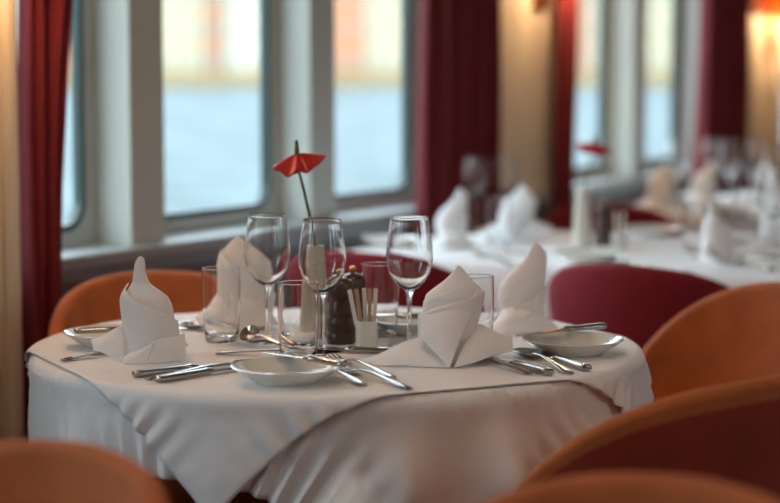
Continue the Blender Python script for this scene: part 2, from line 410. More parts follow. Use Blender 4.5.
# -------------------------------------------------------- cloth by relaxing
def drape(n, half, rot, R, ztop, er, seed, prof=None, steps=170, iters=14, folds=12, fa=.35, bend=.012):
    """square cloth laid over a round table top: relaxes a grid of points under gravity"""
    rs = np.random.RandomState(seed)
    u = np.linspace(-half, half, n); X, Y = np.meshgrid(u, u, indexing='ij')
    c, s = math.cos(rot), math.sin(rot)
    P = np.stack([c * X - s * Y, s * X + c * Y, np.full_like(X, ztop)], -1)
    r0 = np.hypot(P[..., 0], P[..., 1])
    pin = r0 < R - er - .02
    over = np.clip(r0 - R, 0, None)
    P[..., 2] -= over * .5
    k = np.where(r0 > R, (R + over * .8) / np.maximum(r0, 1e-6), 1); P[..., 0] *= k; P[..., 1] *= k
    az0 = np.arctan2(P[..., 1], P[..., 0]) - rot - PI / 4
    fl = 1 + fa * over * (1 + np.cos(folds * az0) + .4 * np.cos((folds + 5) * az0 + seed)) / np.maximum(r0, .1)
    P[..., 0] *= fl; P[..., 1] *= fl
    P[..., :2] += rs.normal(0, .0012, P[..., :2].shape) * (~pin)[..., None]
    base = P.copy(); V = np.zeros_like(P); d = u[1] - u[0]
    W = (~pin).astype(float)
    def solve(a, b, wa, wb, L, st):
        D = b - a; l = np.sqrt((D * D).sum(-1)) + 1e-9
        ws = wa + wb; g = np.where(ws > 0, st * (l - L) / l / np.maximum(ws, 1e-6), 0)
        q = D * g[..., None]
        a += q * wa[..., None]; b -= q * wb[..., None]
    dt = .02
    for it in range(steps):
        V[..., 2] -= 9.8 * dt; V *= .965
        old = P.copy(); P += V * dt * W[..., None]
        for q in range(iters):
            for o in (0, 1):
                m = (n - o) // 2 * 2 + o
                solve(P[o:m:2], P[o + 1:m:2], W[o:m:2], W[o + 1:m:2], d, 1.0)
                solve(P[:, o:m:2], P[:, o + 1:m:2], W[:, o:m:2], W[:, o + 1:m:2], d, 1.0)
            for o in (0, 1):
                m = (n - o) // 2 * 2 + o
                solve(P[o:m:2, :-1], P[o + 1:m:2, 1:], W[o:m:2, :-1], W[o + 1:m:2, 1:], d * 1.41421, 1.0)
                solve(P[o:m:2, 1:], P[o + 1:m:2, :-1], W[o:m:2, 1:], W[o + 1:m:2, :-1], d * 1.41421, 1.0)
            for st_ in (1, 2):
                a, b = P[:-2 * st_], P[2 * st_:]; md = P[st_:-st_]
                f = bend * ((a + b) / 2 - md) * W[st_:-st_][..., None]; P[st_:-st_] += f
                a, b = P[:, :-2 * st_], P[:, 2 * st_:]; md = P[:, st_:-st_]
                f = bend * ((a + b) / 2 - md) * W[:, st_:-st_][..., None]; P[:, st_:-st_] += f
            rr = np.hypot(P[..., 0], P[..., 1]) + 1e-9
            qx = rr - (R - er); wz = P[..., 2] - (ztop - er)
            corner = (qx > 0) & (wz > 0)
            dist = np.where(corner, np.sqrt(qx * qx + wz * wz) - er, np.where(qx > 0, qx - er, wz - er))
            hit = (dist < 0)
            L = np.sqrt(qx * qx + wz * wz) + 1e-9
            nr = np.where(corner, qx / L, np.where(qx > 0, 1., 0.)); nz = np.where(corner, wz / L, np.where(qx > 0, 0., 1.))
            # below the top but well inside: push out sideways
            low = (P[..., 2] < ztop - er) & (qx <= 0) ; nr = np.where(low, 1., nr); nz = np.where(low, 0., nz)
            dist = np.where(low, rr - R, dist); hit = hit | low
            push = np.where(hit, -dist, 0) * W
            P[..., 0] += P[..., 0] / rr * nr * push; P[..., 1] += P[..., 1] / rr * nr * push; P[..., 2] += nz * push
            if prof is not None:
                az = ((np.arctan2(P[..., 1], P[..., 0]) / (2 * PI) * prof.shape[0]).astype(int)) % prof.shape[0]
                zi = np.clip(((ztop - P[..., 2]) / .6 * prof.shape[1]).astype(int), 0, prof.shape[1] - 1)
                need = prof[az, zi] + .005
                rr = np.hypot(P[..., 0], P[..., 1]) + 1e-9
                g = np.where((P[..., 2] < ztop - .012) & (rr < need), need / rr, 1.)
                g = 1 + (g - 1) * W
                P[..., 0] *= g; P[..., 1] *= g
            P[pin] = base[pin]
        if it == steps - 1: break
        V = (P - old) / dt
        sp = np.sqrt((V * V).sum(-1, keepdims=True)); V *= np.minimum(1, 1.2 / np.maximum(sp, 1e-6))
    # finer grid through the relaxed points, pushed clear of the rounded table edge and of the cloth below
    def fine(Q, k=3):
        Q = np.concatenate([2 * Q[:1] - Q[1:2], Q, 2 * Q[-1:] - Q[-2:-1]])
        out = []
        for i in range(1, Q.shape[0] - 2):
            a, b, c, e_ = Q[i - 1], Q[i], Q[i + 1], Q[i + 2]
            for j in range(k):
                t = j / k
                out.append(.5 * (2 * b + (c - a) * t + (2 * a - 5 * b + 4 * c - e_) * t * t + (3 * b - a - 3 * c + e_) * t ** 3))
        out.append(Q[-2]); return np.array(out)
    P = fine(P); P = fine(P.swapaxes(0, 1)).swapaxes(0, 1)
    rr = np.hypot(P[..., 0], P[..., 1]) + 1e-9
    qx = rr - (R - er); wz = P[..., 2] - (ztop - er)
    # keep each point on or outside the rounded edge, moving along the edge's normal
    L = np.sqrt(np.clip(qx, 0, None) ** 2 + np.clip(wz, 0, None) ** 2) + 1e-9
    edge = (qx > 0) & (wz > 0) & (L < er)
    f = np.where(edge, er / L, 1)
    nr = np.where(qx > 0, R - er + np.clip(qx, 0, None) * f, rr); nr = np.where((wz <= 0) & (rr < R), R, nr)
    P[..., 2] = np.where((qx > 0) & (wz > 0), ztop - er + wz * f, P[..., 2])
    P[..., 2] = np.where((qx <= 0) & (wz > 0), ztop, P[..., 2])
    P[..., 0] *= nr / rr; P[..., 1] *= nr / rr
    if prof is not None:
        az = ((np.arctan2(P[..., 1], P[..., 0]) / (2 * PI) * prof.shape[0]).astype(int)) % prof.shape[0]
        zi = np.clip(((ztop - P[..., 2]) / .6 * prof.shape[1]).astype(int), 0, prof.shape[1] - 1)
        need = prof[az, zi] + .003; rr = np.hypot(P[..., 0], P[..., 1]) + 1e-9
        g = np.where((P[..., 2] < ztop - .014) & (rr < need), need / rr, 1.)
        P[..., 0] *= g; P[..., 1] *= g
    return P
def profile(P, ztop, na=180, nz=60):
    pr = np.zeros((na, nz))
    az = ((np.arctan2(P[..., 1], P[..., 0]) / (2 * PI) * na).astype(int)) % na
    zi = np.clip(((ztop - P[..., 2]) / .6 * nz).astype(int), 0, nz - 1)
    rr = np.hypot(P[..., 0], P[..., 1])
    np.maximum.at(pr, (az.ravel(), zi.ravel()), rr.ravel())
    for _ in range(3):
        pr = np.maximum(pr, np.maximum(np.roll(pr, 1, 0), np.roll(pr, -1, 0)) - .002)
        q = pr.copy(); q[:, 1:] = np.maximum(q[:, 1:], pr[:, :-1] - .003); q[:, :-1] = np.maximum(q[:, :-1], pr[:, 1:] - .003); pr = q
    return pr
def cloth_obj(name, P, loc, label, cat, mat, hem=True, group=None):
    bm = bmesh.new()
    sheet(bm, [[tuple(v) for v in row] for row in P])
    o = link(name, bm, mat, loc=loc)
    n = P.shape[0]
    s = o.modifiers.new('thickness', 'SOLIDIFY'); s.thickness = .0009; s.offset = 0
    return tag(o, label, cat, group)

T1 = Vector((-1.352, 2.321, 0)); TR = .445
TOP = .7452                       # level things on the cloths stand at
t1 = thing('dining_table', 'round pedestal dining table hidden under the near white tablecloths', 'table', T1, 0, None)
bm = bmesh.new(); lathe(bm, [(0, .738), (TR - .022, .738), (TR - .014, .734), (TR - .012, .722), (TR - .016, .706), (TR - .03, .702), (0, .702)], 64); link('tabletop', bm, M['tablewood'], t1)
bm = bmesh.new(); lathe(bm, [(0, .03), (.05, .03), (.04, .12), (.035, .6), (.06, .68), (.12, .702), (0, .702)], 32); link('pedestal', bm, M['blackmetal'], t1)
bm = bmesh.new(); lathe(bm, [(0, 0), (.24, 0), (.24, .012), (.08, .03), (0, .03)], 40); link('table_base', bm, M['blackmetal'], t1)
# overlay corner points towards the near left; the under cloth lies turned by 45 degrees
CORNER = YAW + math.radians(-90 - 18)      # direction of the overlay corner
Pu = drape(58, .536, CORNER - .1, TR - .003, .7405, .009, 3, iters=30, steps=140, folds=8, fa=1.3, bend=.05)
def fold(P, ztop, ridges):
    # standing folds in the hanging part: (direction from the viewer's side in degrees, half width, depth)
    az = np.degrees(np.arctan2(P[..., 1], P[..., 0]) - YAW) + 90; az = (az + 180) % 360 - 180
    d = np.clip((ztop - .02 - P[..., 2]) / .10, 0, 1); d = d * d * (3 - 2 * d)
    g = np.zeros_like(az)
    for a, w_, A in ridges: g += A * np.exp(-np.abs((az - a) / w_) ** 1.6)
    rr = np.hypot(P[..., 0], P[..., 1]); k = 1 + d * g / rr
    P[..., 0] *= k; P[..., 1] *= k
fold(Pu, .7405, [(13, 6, .030), (30, 4.5, .045), (50, 7, .022), (-48, 6, .016), (80, 8, .012), (120, 10, .03), (165, 10, .03), (-140, 10, .03)])
cloth_obj('tablecloth', Pu, T1, 'long white under-cloth hanging to the sides of the near round table', 'tablecloth', M['linen'])
Po = drape(54, .422, CORNER + PI / 4, TR + .006, .7445, .013, 11, profile(Pu, .7445), steps=110, folds=8, iters=30)
cloth_obj('table_overlay', Po, T1, 'square white overlay cloth on the near round table, its corner hanging in front', 'tablecloth', M['linen'])

# ------------------------------------------------------ rectangular tables
def rect_table(x0, x1, y0, y1, tl, cl, drop):
    cx, cy = (x0 + x1) / 2, (y0 + y1) / 2; hx, hy = (x1 - x0) / 2, (y1 - y0) / 2
    t = thing('dining_table', tl, 'table', (cx, cy, 0), 0, 'rectangular dining tables')
    bm = bmesh.new(); box(bm, -hx + .01, hx - .01, -hy + .01, hy - .01, .705, .738, .004); link('tabletop', bm, M['tablewood'], t, False)
    for sx in (-1, 1):
        for sy in (-1, 1):
            bm = bmesh.new(); tube(bm, [(sx * (hx - .09), sy * (hy - .09), 0), (sx * (hx - .09), sy * (hy - .09), .705)], .022, 14); link('leg', bm, M['blackmetal'], t)
    # cloth: top, rounded edge, hanging skirt with soft waves and pointed corners
    bm = bmesh.new()
    N = 160
    def edge(t, grow):
        # rounded rectangle at parameter t
        per = 2 * (2 * hx + 2 * hy); q = (t % 1) * per
        segs = ((2 * hx, (-hx, -hy), (1, 0)), (2 * hy, (hx, -hy), (0, 1)), (2 * hx, (hx, hy), (-1, 0)), (2 * hy, (-hx, hy), (0, -1)))
        for L, p, dd in segs:
            if q <= L:
                nx, ny = dd[1], -dd[0]
                a = q / L
                return p[0] + dd[0] * q, p[1] + dd[1] * q, nx, ny, min(a, 1 - a) * L
            q -= L
        return -hx, -hy, 0, -1, 0
    rows = []
    lv = [(-1, .7446), (-.02, .7446), (-.004, .744), (.004, .737), (.008, .728)] + [(.01, .728 - drop * k / 10) for k in range(1, 11)]
    for li, (off, z) in enumerate(lv):
        row = []
        for k in range(N):
            x, y, nx, ny, cd = edge(k / N, 0)
            if off == -1: row.append((x * .9, y * .9, z)); continue
            f = max(0, (.728 - z) / max(drop, .01))
            cw = math.exp(-(cd / .05) ** 2)
            out = off + f * (.010 * math.sin(k * .55) + .006 * math.sin(k * .23 + 1) + .010)
            ox, oy = nx * out, ny * out
            if cd < .12:
                m = math.hypot(x, y); ox += (x / m - nx) * cw * (off + .03 * f); oy += (y / m - ny) * cw * (off + .03 * f)
            row.append((x + ox, y + oy, z - f * .10 * cw))
        rows.append(row)
    g = sheet(bm, rows, closed=True)
    bm.faces.new(g[0])
    c = link('tablecloth', bm, M['linen'], loc=(cx, cy, 0))
    s = c.modifiers.new('thickness', 'SOLIDIFY'); s.thickness = .001; s.offset = 0
    tag(c, cl, 'tablecloth')
rect_table(-2.05, -.72, 3.49, 4.29, 'rectangular dining table under the white cloth of the second table', 'white cloth of the second table, behind the burgundy chair backs', .30)
rect_table(-2.02, -.75, 5.02, 5.82, 'rectangular dining table under the white cloth of the third table', 'white cloth of the third table, farthest along the windows', .30)
rect_table(-.90, .1, .42, 1.10, 'rectangular dining table in the foreground, nearest the viewer', 'white cloth of the foreground table at the bottom edge', .25)

# -------------------------------------------------------------------- chairs
def back_bm():
    bm = bmesh.new(); loops = []
    nf = 56; A = math.radians(88)
    for i in range(nf + 1):
        ph = -A + 2 * A * i / nf; q = abs(ph) / A
        zt = .792 - .25 * q ** 2.9 - .012 * q
        zb = .40
        th = .026 * (1 - .25 * q ** 6)
        def pt(z, off):
            lean = .05 * smoothstep((z - .40) / .4) * (1 - .3 * q)
            R = .215 + lean + off
            sx, sy = 1.03, 1.0
            return (R * sx * math.sin(ph), -R * sy * math.cos(ph), z)
        loop = []
        nz = 12
        for k in range(nz + 1): loop.append(pt(zb + (zt - th / 2 - zb) * k / nz, -th / 2 * (1 if k else .6)))
        for k in range(1, 8):
            a = PI * k / 8; loop.append(pt(zt - th / 2 + th / 2 * math.sin(a), -th / 2 * math.cos(a)))
        for k in range(nz, -1, -1): loop.append(pt(zb + (zt - th / 2 - zb) * k / nz, th / 2 * (1 if k else .6)))
        loops.append(loop)
    g = sheet(bm, loops, closed=True)
    bm.faces.new(g[0][::-1]); bm.faces.new(g[-1])
    return bm
def seat_bm():
    bm = bmesh.new()
    lathe(bm, [(0, .375), (.19, .375), (.215, .385), (.226, .41), (.226, .445), (.215, .465), (.18, .476), (.1, .480), (0, .481)], 44)
    bmesh.ops.scale(bm, vec=(.9, .95, 1), verts=bm.verts); bmesh.ops.translate(bm, vec=(0, .025, 0), verts=bm.verts)
    return bm
def make_chair(mat, label):
    t = thing('dining_chair', label, 'chair')
    link('seat', seat_bm(), mat, t); b = link('backrest', back_bm(), mat, t)
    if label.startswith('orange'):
        # shade of the outer back painted as a darker sheet, inside the rim
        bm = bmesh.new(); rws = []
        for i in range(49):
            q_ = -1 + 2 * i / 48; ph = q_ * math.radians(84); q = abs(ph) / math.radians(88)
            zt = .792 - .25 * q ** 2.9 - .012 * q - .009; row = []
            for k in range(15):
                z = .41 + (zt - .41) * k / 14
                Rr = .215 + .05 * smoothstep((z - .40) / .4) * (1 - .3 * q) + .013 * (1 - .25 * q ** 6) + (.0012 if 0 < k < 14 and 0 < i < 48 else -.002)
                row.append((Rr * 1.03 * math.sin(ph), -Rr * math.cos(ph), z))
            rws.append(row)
        sheet(bm, rws); pn = link('shaded_back', bm, M['orange_shaded'], b); pn['label'] = 'outer back painted darker as shade'
    for sx in (-1, 1):
        for sy in (-1, 1):
            bm = bmesh.new(); tube(bm, [(sx * .13, sy * .13 + .02, .378), (sx * .19, sy * .19 + .02, 0)], [.014, .009], 12); link('leg', bm, M['blackmetal'], t)
    return t
proto = {}
def chair(kind, px, py, face, label, group, zt=.79, nudge=(0, 0)):
    p = at(px, py, zt); p.z = 0; p += Vector((nudge[0], nudge[1], 0))
    f = Vector((face[0], face[1], 0))
    if len(face) == 3: f = Vector(face) - p; f.z = 0
    f.normalize()
    loc = p + f * .26; rz = math.atan2(f.y, f.x) - PI / 2
    if kind not in proto:
        t = proto[kind] = make_chair(M[kind], label); t.location = loc; t.rotation_euler.z = rz; t['group'] = group; return t
    return dup(proto[kind], loc, rz, label, group)
c1 = (T1.x, T1.y, 0)
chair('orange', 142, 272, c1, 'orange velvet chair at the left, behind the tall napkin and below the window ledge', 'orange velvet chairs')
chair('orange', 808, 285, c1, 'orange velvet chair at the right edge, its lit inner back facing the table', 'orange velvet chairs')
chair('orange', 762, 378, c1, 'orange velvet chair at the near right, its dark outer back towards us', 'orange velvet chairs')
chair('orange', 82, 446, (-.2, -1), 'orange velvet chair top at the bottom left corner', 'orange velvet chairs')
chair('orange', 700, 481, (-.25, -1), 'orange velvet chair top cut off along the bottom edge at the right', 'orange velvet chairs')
chair('red', 622, 265, (.12, 1), 'burgundy velvet chair in the middle right, drawn up to the second table', 'burgundy velvet chairs')
chair('red', 352, 252, (0, 1), 'burgundy velvet chair half hidden behind the wine glasses and pepper mills', 'burgundy velvet chairs')
chair('red', 618, 205, (0, -1), 'burgundy velvet chair on the window side beyond the second table', 'burgundy velvet chairs')

# ------------------------------------------------------------------- napkins
def napkin_mesh(s, bx, by, rows, wraps, flaps, tip, depth=.75, name='folded_napkin', label='', loc=None):
    """rows (y, xl, xr) outline the standing roll; wraps are overlapping layers; flaps the turned-out corners"""
    bm = bmesh.new()
    rows = sorted(rows, key=lambda r: -r[0])
    def L(px, py, dy=0): return Vector(((px - bx) / s, dy, max(.0012, (by - py) / s - .15 * dy)))
    zs = [max(0.0012, (by - r[0]) / s) for r in rows]
    xl = [(r[1] - bx) / s for r in rows]; xr = [(r[2] - bx) / s for r in rows]
    H = zs[-1]; tz = (by - tip[1]) / s
    def body(z, th, off=0):
        a, b = interp(zs, xl, z), interp(zs, xr, z)
        c, w = (a + b) / 2, (b - a) / 2
        d = depth * w * (1 - .25 * smoothstep(z / tz))
        pw = .9
        cx, sy = math.cos(th), math.sin(th)
        return Vector((c + (w + off) * math.copysign(abs(cx) ** pw, cx), (d + off) * math.copysign(abs(sy) ** pw, sy), z))
    n = 48; lev = []
    for k in range(33):
        z = zs[0] + (H - zs[0]) * k / 32
        lev.append([body(z, 2 * PI * j / n) for j in range(n)])
    g = sheet(bm, lev, closed=True)
    tv = bm.verts.new(Vector(((tip[0] - bx) / s, 0, tz)))
    for j in range(n): bm.faces.new((g[-1][j], g[-1][(j + 1) % n], tv))
    for (t0, t1, za0, za1, zb0, zb1, off) in wraps:      # angles in degrees (-90 faces us); lower z at both ends; upper z at both ends
        rws = []
        for i in range(29):
            q = i / 28; th = math.radians(t0 + (t1 - t0) * q)
            q = (math.cos(th) + 1) / 2
            lo = (by - (za0 + (za1 - za0) * q)) / s; hi = (by - (zb0 + (zb1 - zb0) * q)) / s
            rws.append([body(max(.0012, lo + (hi - lo) * k / 14), th, off * (.25 + .75 * (k / 14) ** 1.5) * (.35 + .65 * abs(math.sin(th)))) for k in range(15)])
        sheet(bm, rws)
    for fl in flaps:
        A, B, C, D = [L(*p) for p in fl[:4]]
        bulge = fl[4] if len(fl) > 4 else .004
        rws = []
        for i in range(17):
            u = i / 16; row = []
            for k in range(17):
                v = k / 16
                p = A * (1 - u) * (1 - v) + B * u * (1 - v) + C * u * v + D * (1 - u) * v
                p = p + Vector((0, -bulge, abs(bulge) * .8)) * math.sin(PI * u) * math.sin(PI * v) + Vector((0, 0, .0014 * math.sin(7 * u + 3 * v)))
                p.z = max(.0012, p.z); row.append(p)
            rws.append(row)
        sheet(bm, rws)
    o = link(name, bm, M['napkin'], loc=loc, rotz=YAW)
    so = o.modifiers.new('thickness', 'SOLIDIFY'); so.thickness = .0016; so.offset = 0
    o.modifiers.new('smooth', 'SUBSURF').levels = 1; o.modifiers['smooth'].render_levels = 1
    return tag(o, label, 'napkin', 'folded white napkins')
def base_at(px, py): return at(px, py, TOP)
def scale_at(p): return FPX / (-p.x * math.sin(YAW) + p.y * math.cos(YAW))
def cn(k, ox, oy): return lambda X, Y: (ox + X / k, oy + Y / k)
# napkin at the left
p = base_at(153, 358); s = scale_at(p)
N1 = napkin_mesh(s, 153, 358,
    [(256.5, 139, 144.8), (262.5, 136, 145.8), (271.8, 135, 146.2), (282.6, 133.3, 150), (289.3, 128, 159.5), (296, 123.9, 168.8), (306.7, 124.5, 173), (320, 125.3, 175), (336, 126.6, 177.6), (352, 125, 180), (358, 126, 182)],
    [(-183, 2, 364, 364, 281, 319, .013)],
    [((126, 324, -.005), (92, 340, -.015), (97, 350, -.035), (128, 366, -.045), .004),
     ((128, 358, -.047), (160, 341, -.052), (151, 364, -.060), (129, 368, -.058), .005),
     ((160, 341, -.050), (188, 333, -.030), (190, 361, -.038), (151, 365, -.058), .004),
     ((126, 330, .0), (175, 330, .02), (186, 345, .045), (132, 350, .05), .003)],
    (141.5, 255), .8, label='white napkin at the left, folded with a curled horn tip', loc=p)
# napkin centre right
p = base_at(449, 362); s = scale_at(p)
N2 = napkin_mesh(s, 449, 362,
    [(270.5, 453.5, 465), (279.5, 444.3, 471), (286, 435.3, 479.5), (293.8, 425.5, 481), (306.7, 423.6, 479), (317, 420.5, 476.6), (337.7, 418.5, 471.4), (350.6, 423.6, 468), (362, 434, 462)],
    [(-183, 2, 338, 395, 313, 286, .012), (-183, 2, 330, 300, 299, 272, .004)],
    [((420, 336, -.012), (356, 368, -.005), (378, 373, -.04), (450, 373, -.058), .009),
     ((422.5, 313, -.022), (419, 338, -.036), (448, 373.5, -.064), (479.5, 288, -.014), .011),
     ((474, 322, -.005), (513, 337, -.004), (513, 351, -.02), (452, 372, -.058), .006),
     ((428, 330, .0), (372, 362, .03), (440, 352, .06), (460, 335, .03), .003),
     ((470, 322, .0), (505, 336, .02), (490, 345, .05), (455, 345, .05), .003)],
    (458, 262.5), .72, label='white napkin in the centre right, leaning roll with a sharp peak and wide skirts', loc=p)
# napkin at the back right
p = base_at(523, 330); s = scale_at(p)
N3 = napkin_mesh(s, 523, 330,
    [(249.5, 529.5, 543.6), (259.7, 523, 544.3), (273.5, 507.5, 543.6), (285, 499.5, 542.5), (298.6, 497.5, 541.4), (310, 503, 541.4), (321.5, 504, 543), (330, 508, 545)],
    [(-183, 2, 330, 330, 307, 247, .006), (-183, 2, 332, 332, 320, 280, .013)],
    [((506, 305, -.01), (487, 330, -.02), (500, 337, -.05), (530, 312, -.045), .010),
     ((518, 309, -.03), (545, 318, -.02), (562, 334, -.03), (500, 338, -.055), .010),
     ((502, 312, .0), (480, 326, .02), (510, 320, .06), (530, 312, .03), .004)],
    (535, 239), .75, label='white napkin at the back right of the near table, tall swirl beside the right plate', loc=p)
# napkin behind the left tumbler
p = base_at(236, 327); s = scale_at(p)
N4 = napkin_mesh(s, 236, 327,
    [(238.5, 234, 243), (245, 228, 250), (252, 223, 261), (262, 220, 271), (278, 219, 274), (292, 219, 274), (310, 216, 272), (327, 216, 270)],
    [(-183, 2, 328, 328, 246, 292, .010)],
    [((222, 288, -.01), (196, 318, -.02), (205, 330, -.05), (245, 332, -.055), .009),
     ((228, 290, -.03), (262, 300, -.03), (282, 325, -.03), (240, 333, -.055), .008),
     ((220, 300, .0), (198, 322, .01), (236, 318, .05), (262, 300, .03), .003)],
    (238.5, 235), .75, label='white napkin in shade behind the left tumbler and first wine glass', loc=p)
def nap(src, px, py, label, turn=0):
    q = base_at(px, py); return dup(src, q, YAW + turn, label)
nap(N3, 452, 248, 'white napkin on the second table left of its two wine glasses, by the curtain', .2)
nap(N2, 517, 240, 'white napkin on the second table under the pale pier, right of its two wine glasses', -.3)
nap(N1, 716, 263, 'rounded white napkin on the second table, nearest and right of its vase', .9)
nap(N2, 776, 250, 'white napkin cut by the right edge on the second table', .4)
nap(N2, 660, 209, 'white napkin at the window end of the third table', .5)
nap(N3, 704, 206, 'white napkin on the third table next to its wine glass', 0)
nap(N1, 772, 200, 'white napkin at the right end of the third table', .3)
q = at_depth(322, 487, 1.19); q.z = TOP
o = dup(N3, q, YAW, 'white napkin tip on the foreground table, poking up at the bottom edge'); o.location = q

# --------------------------------------------------------------- glassware
def wine_glass(label):
    t = thing('wine_glass', label, 'glass', group='stemmed wine glasses')
    bm = bmesh.new()
    outp = [(0, .0815), (.006, .0825), (.014, .0875), (.023, .097), (.0295, .108), (.0332, .120), (.0342, .130), (.0334, .145), (.0310, .164), (.0284, .182), (.0273, .1888), (.0272, .1893)]
    inp = [(.0262, .1893), (.0262, .1888), (.0275, .182), (.0301, .164), (.0325, .145), (.0333, .130), (.0322, .120), (.0284, .1085), (.0215, .098), (.012, .0895), (.005, .0865), (0, .086)]
    lathe(bm, outp + [(.02712, .1897), (.02695, .18995), (.0267, .19), (.02645, .18995), (.02628, .1897)] + inp, 56); link('bowl', bm, M['glass'], t)
    bm = bmesh.new(); lathe(bm, [(0, .0045), (.0055, .006), (.0040, .012), (.0034, .03), (.0034, .062), (.0042, .074), (.0065, .0812), (0, .0814)], 24); link('stem', bm, M['glass'], t)
    bm = bmesh.new(); lathe(bm, [(0, 0), (.0315, 0), (.0325, .0008), (.031, .0016), (.018, .0026), (.007, .0042), (0, .0046)], 48); link('foot', bm, M['glass'], t)
    return t
def tumbler(label):
    t = thing('tumbler', label, 'glass', group='straight water tumblers')
    bm = bmesh.new()
    lathe(bm, [(0, 0.0008), (.021, 0), (.0235, .002), (.0262, .02), (.0282, .055), (.0288, .085), (.0282, .109), (.0282, .1097), (.02812, .1101), (.0279, .1104), (.0276, .1105), (.0273, .1104), (.02708, .1101), (.027, .1097), (.027, .109), (.0276, .085), (.0273, .055), (.0252, .022), (.022, .0125), (.015, .0105), (0, .0102)], 56)
    link('vessel', bm, M['glass'], t)
    return t
WG = wine_glass('empty wine glass at the left of the near table, in front of the shaded napkin')
def on_rim(px, py, h): q = at(px, py, TOP + h); q.z = TOP; return q
WG.location = on_rim(267, 213.5, .19)
def wg(q, label): return dup(WG, q, 0, label)
wg(on_rim(322, 218.5, .19), 'empty wine glass in the middle of the near table, in front of the white vase')
wg(on_rim(409.5, 216.5, .19), 'empty wine glass left of the peaked centre napkin on the near table')
TB = tumbler('water tumbler at the left of the near table, right of the horn-tipped napkin')
TB.location = on_rim(221, 268, .11)
def tb(q, label): return dup(TB, q, 0, label)
tb(on_rim(298, 282.5, .11), 'water tumbler in the middle, just behind the front bread plate')
tb(on_rim(380, 264, .11), 'water tumbler behind the sugar sachets')
tb(on_rim(474, 276, .11), 'water tumbler mostly hidden behind the peaked centre napkin')
for px, py, lab in ((475, 233, 'wine glass on the second table, left of the pair by the curtain'), (506, 229, 'wine glass on the second table, right of the pair in front of the pale pier'),
                    (774, 257, 'wine glass at the right edge of the second table')):
    wg(base_at(px, py), lab)
for px, py, lab in ((695, 252, 'water tumbler on the second table left of the rounded napkin'), (498, 246, 'small tumbler between the two left napkins of the second table'),
                    (744, 245, 'water tumbler near the right edge of the second table')):
    tb(base_at(px, py), lab)
for px, py, lab in ((676, 203, 'wine glass on the third table by the window napkin'), (712, 199, 'wine glass in the middle of the third table'), (728, 203, 'wine glass right of the middle napkin on the third table'),
                    (757, 205, 'wine glass at the right of the third table')):
    wg(base_at(px, py), lab)
tb(base_at(686, 210), 'water tumbler in the middle of the third table')
tb(base_at(744, 208), 'water tumbler toward the right of the third table')

# ------------------------------------------------------------------- plates
def plate(label):
    t = thing('bread_plate', label, 'plate', group='white bread plates')
    bm = bmesh.new()
    lathe(bm, [(0, .0015), (.036, .0015), (.038, 0), (.041, 0), (.043, .0025), (.056, .0095), (.0705, .0192), (.0722, .0206), (.0722, .0216), (.0708, .0218), (.056, .0128), (.046, .0068), (.040, .0054), (0, .005)], 72)
    link('dish', bm, M['china'], t); return t
PL = plate('white bread plate in front of the near table, below the middle tumbler')
PLpos = {}
def onplate(px, py): q = at(px, py, TOP + .0205); q.z = TOP; return q
PL.location = PLpos['F'] = onplate(287, 366)
for key, px, py, lab in (('L', 113, 331.5, 'white bread plate at the left, behind the horn-tipped napkin'), ('R', 573, 339, 'white bread plate at the right of the near table'),
                         ('B', 412, 319, 'white bread plate at the back of the near table behind the wine glass stem')):
    PLpos[key] = onplate(px, py); dup(PL, PLpos[key], 0, lab)
for px, py, lab in ((392, 246, 'white bread plate at the window end of the second table'), (588, 262, 'white bread plate near the burgundy chair on the second table'), (650, 236, 'white bread plate on the far side of the second table')):
    dup(PL, base_at(px, py), 0, lab)
dup(PL, base_at(735, 215), 0, 'white bread plate on the front of the third table')

# ------------------------------------------------------------------ cutlery
def loft(bm, secs, n=14, pw=.8):
    """secs: (y, z, half width, half thickness, x offset)"""
    rings = []
    for y, z, w, h, xo in secs:
        rings.append([bm.verts.new((xo + w * math.copysign(abs(math.cos(2 * PI * k / n)) ** pw, math.cos(2 * PI * k / n)), y, z + h * math.copysign(abs(math.sin(2 * PI * k / n)) ** pw, math.sin(2 * PI * k / n)))) for k in range(n)])
    for a, b in zip(rings, rings[1:]):
        for k in range(n):
            j = (k + 1) % n; bm.faces.new((a[k], a[j], b[j], b[k]))
    bm.faces.new(rings[0][::-1]); bm.faces.new(rings[-1])
def knife(label, L=.215, name='table_knife'):
    """handle end at the origin, blade tip towards +y"""
    t = thing(name, label, 'knife'); k = L / .215
    bm = bmesh.new()
    loft(bm, [(0, .0048, .003, .002, 0), (.0015 * k, .0048, .0068, .0038, 0), (.005 * k, .0048, .0080, .0046, 0), (.012 * k, .0048, .0078, .0046, 0), (.05 * k, .0048, .0066, .0042, 0), (.083 * k, .0048, .0054, .004, 0), (.087 * k, .0048, .0066, .0046, 0),
              (.091 * k, .0048, .0066, .0046, 0), (.094 * k, .0048, .005, .0036, 0), (.099 * k, .0046, .0045, .003, 0)]); link('handle', bm, M['steelh'], t)
    bm = bmesh.new()
    loft(bm, [(.098 * k, .0042, .0045, .0022, 0), (.105 * k, .004, .0062, .0013, .001), (.125 * k, .0036, .0085, .0010, .0012), (.165 * k, .003, .0090, .0008, .001), (.195 * k, .0026, .0072, .0006, -.001), (.209 * k, .0022, .004, .0005, -.003), (.215 * k, .002, .0008, .0004, -.005)], 12); link('blade', bm, M['steel'], t)
    return t
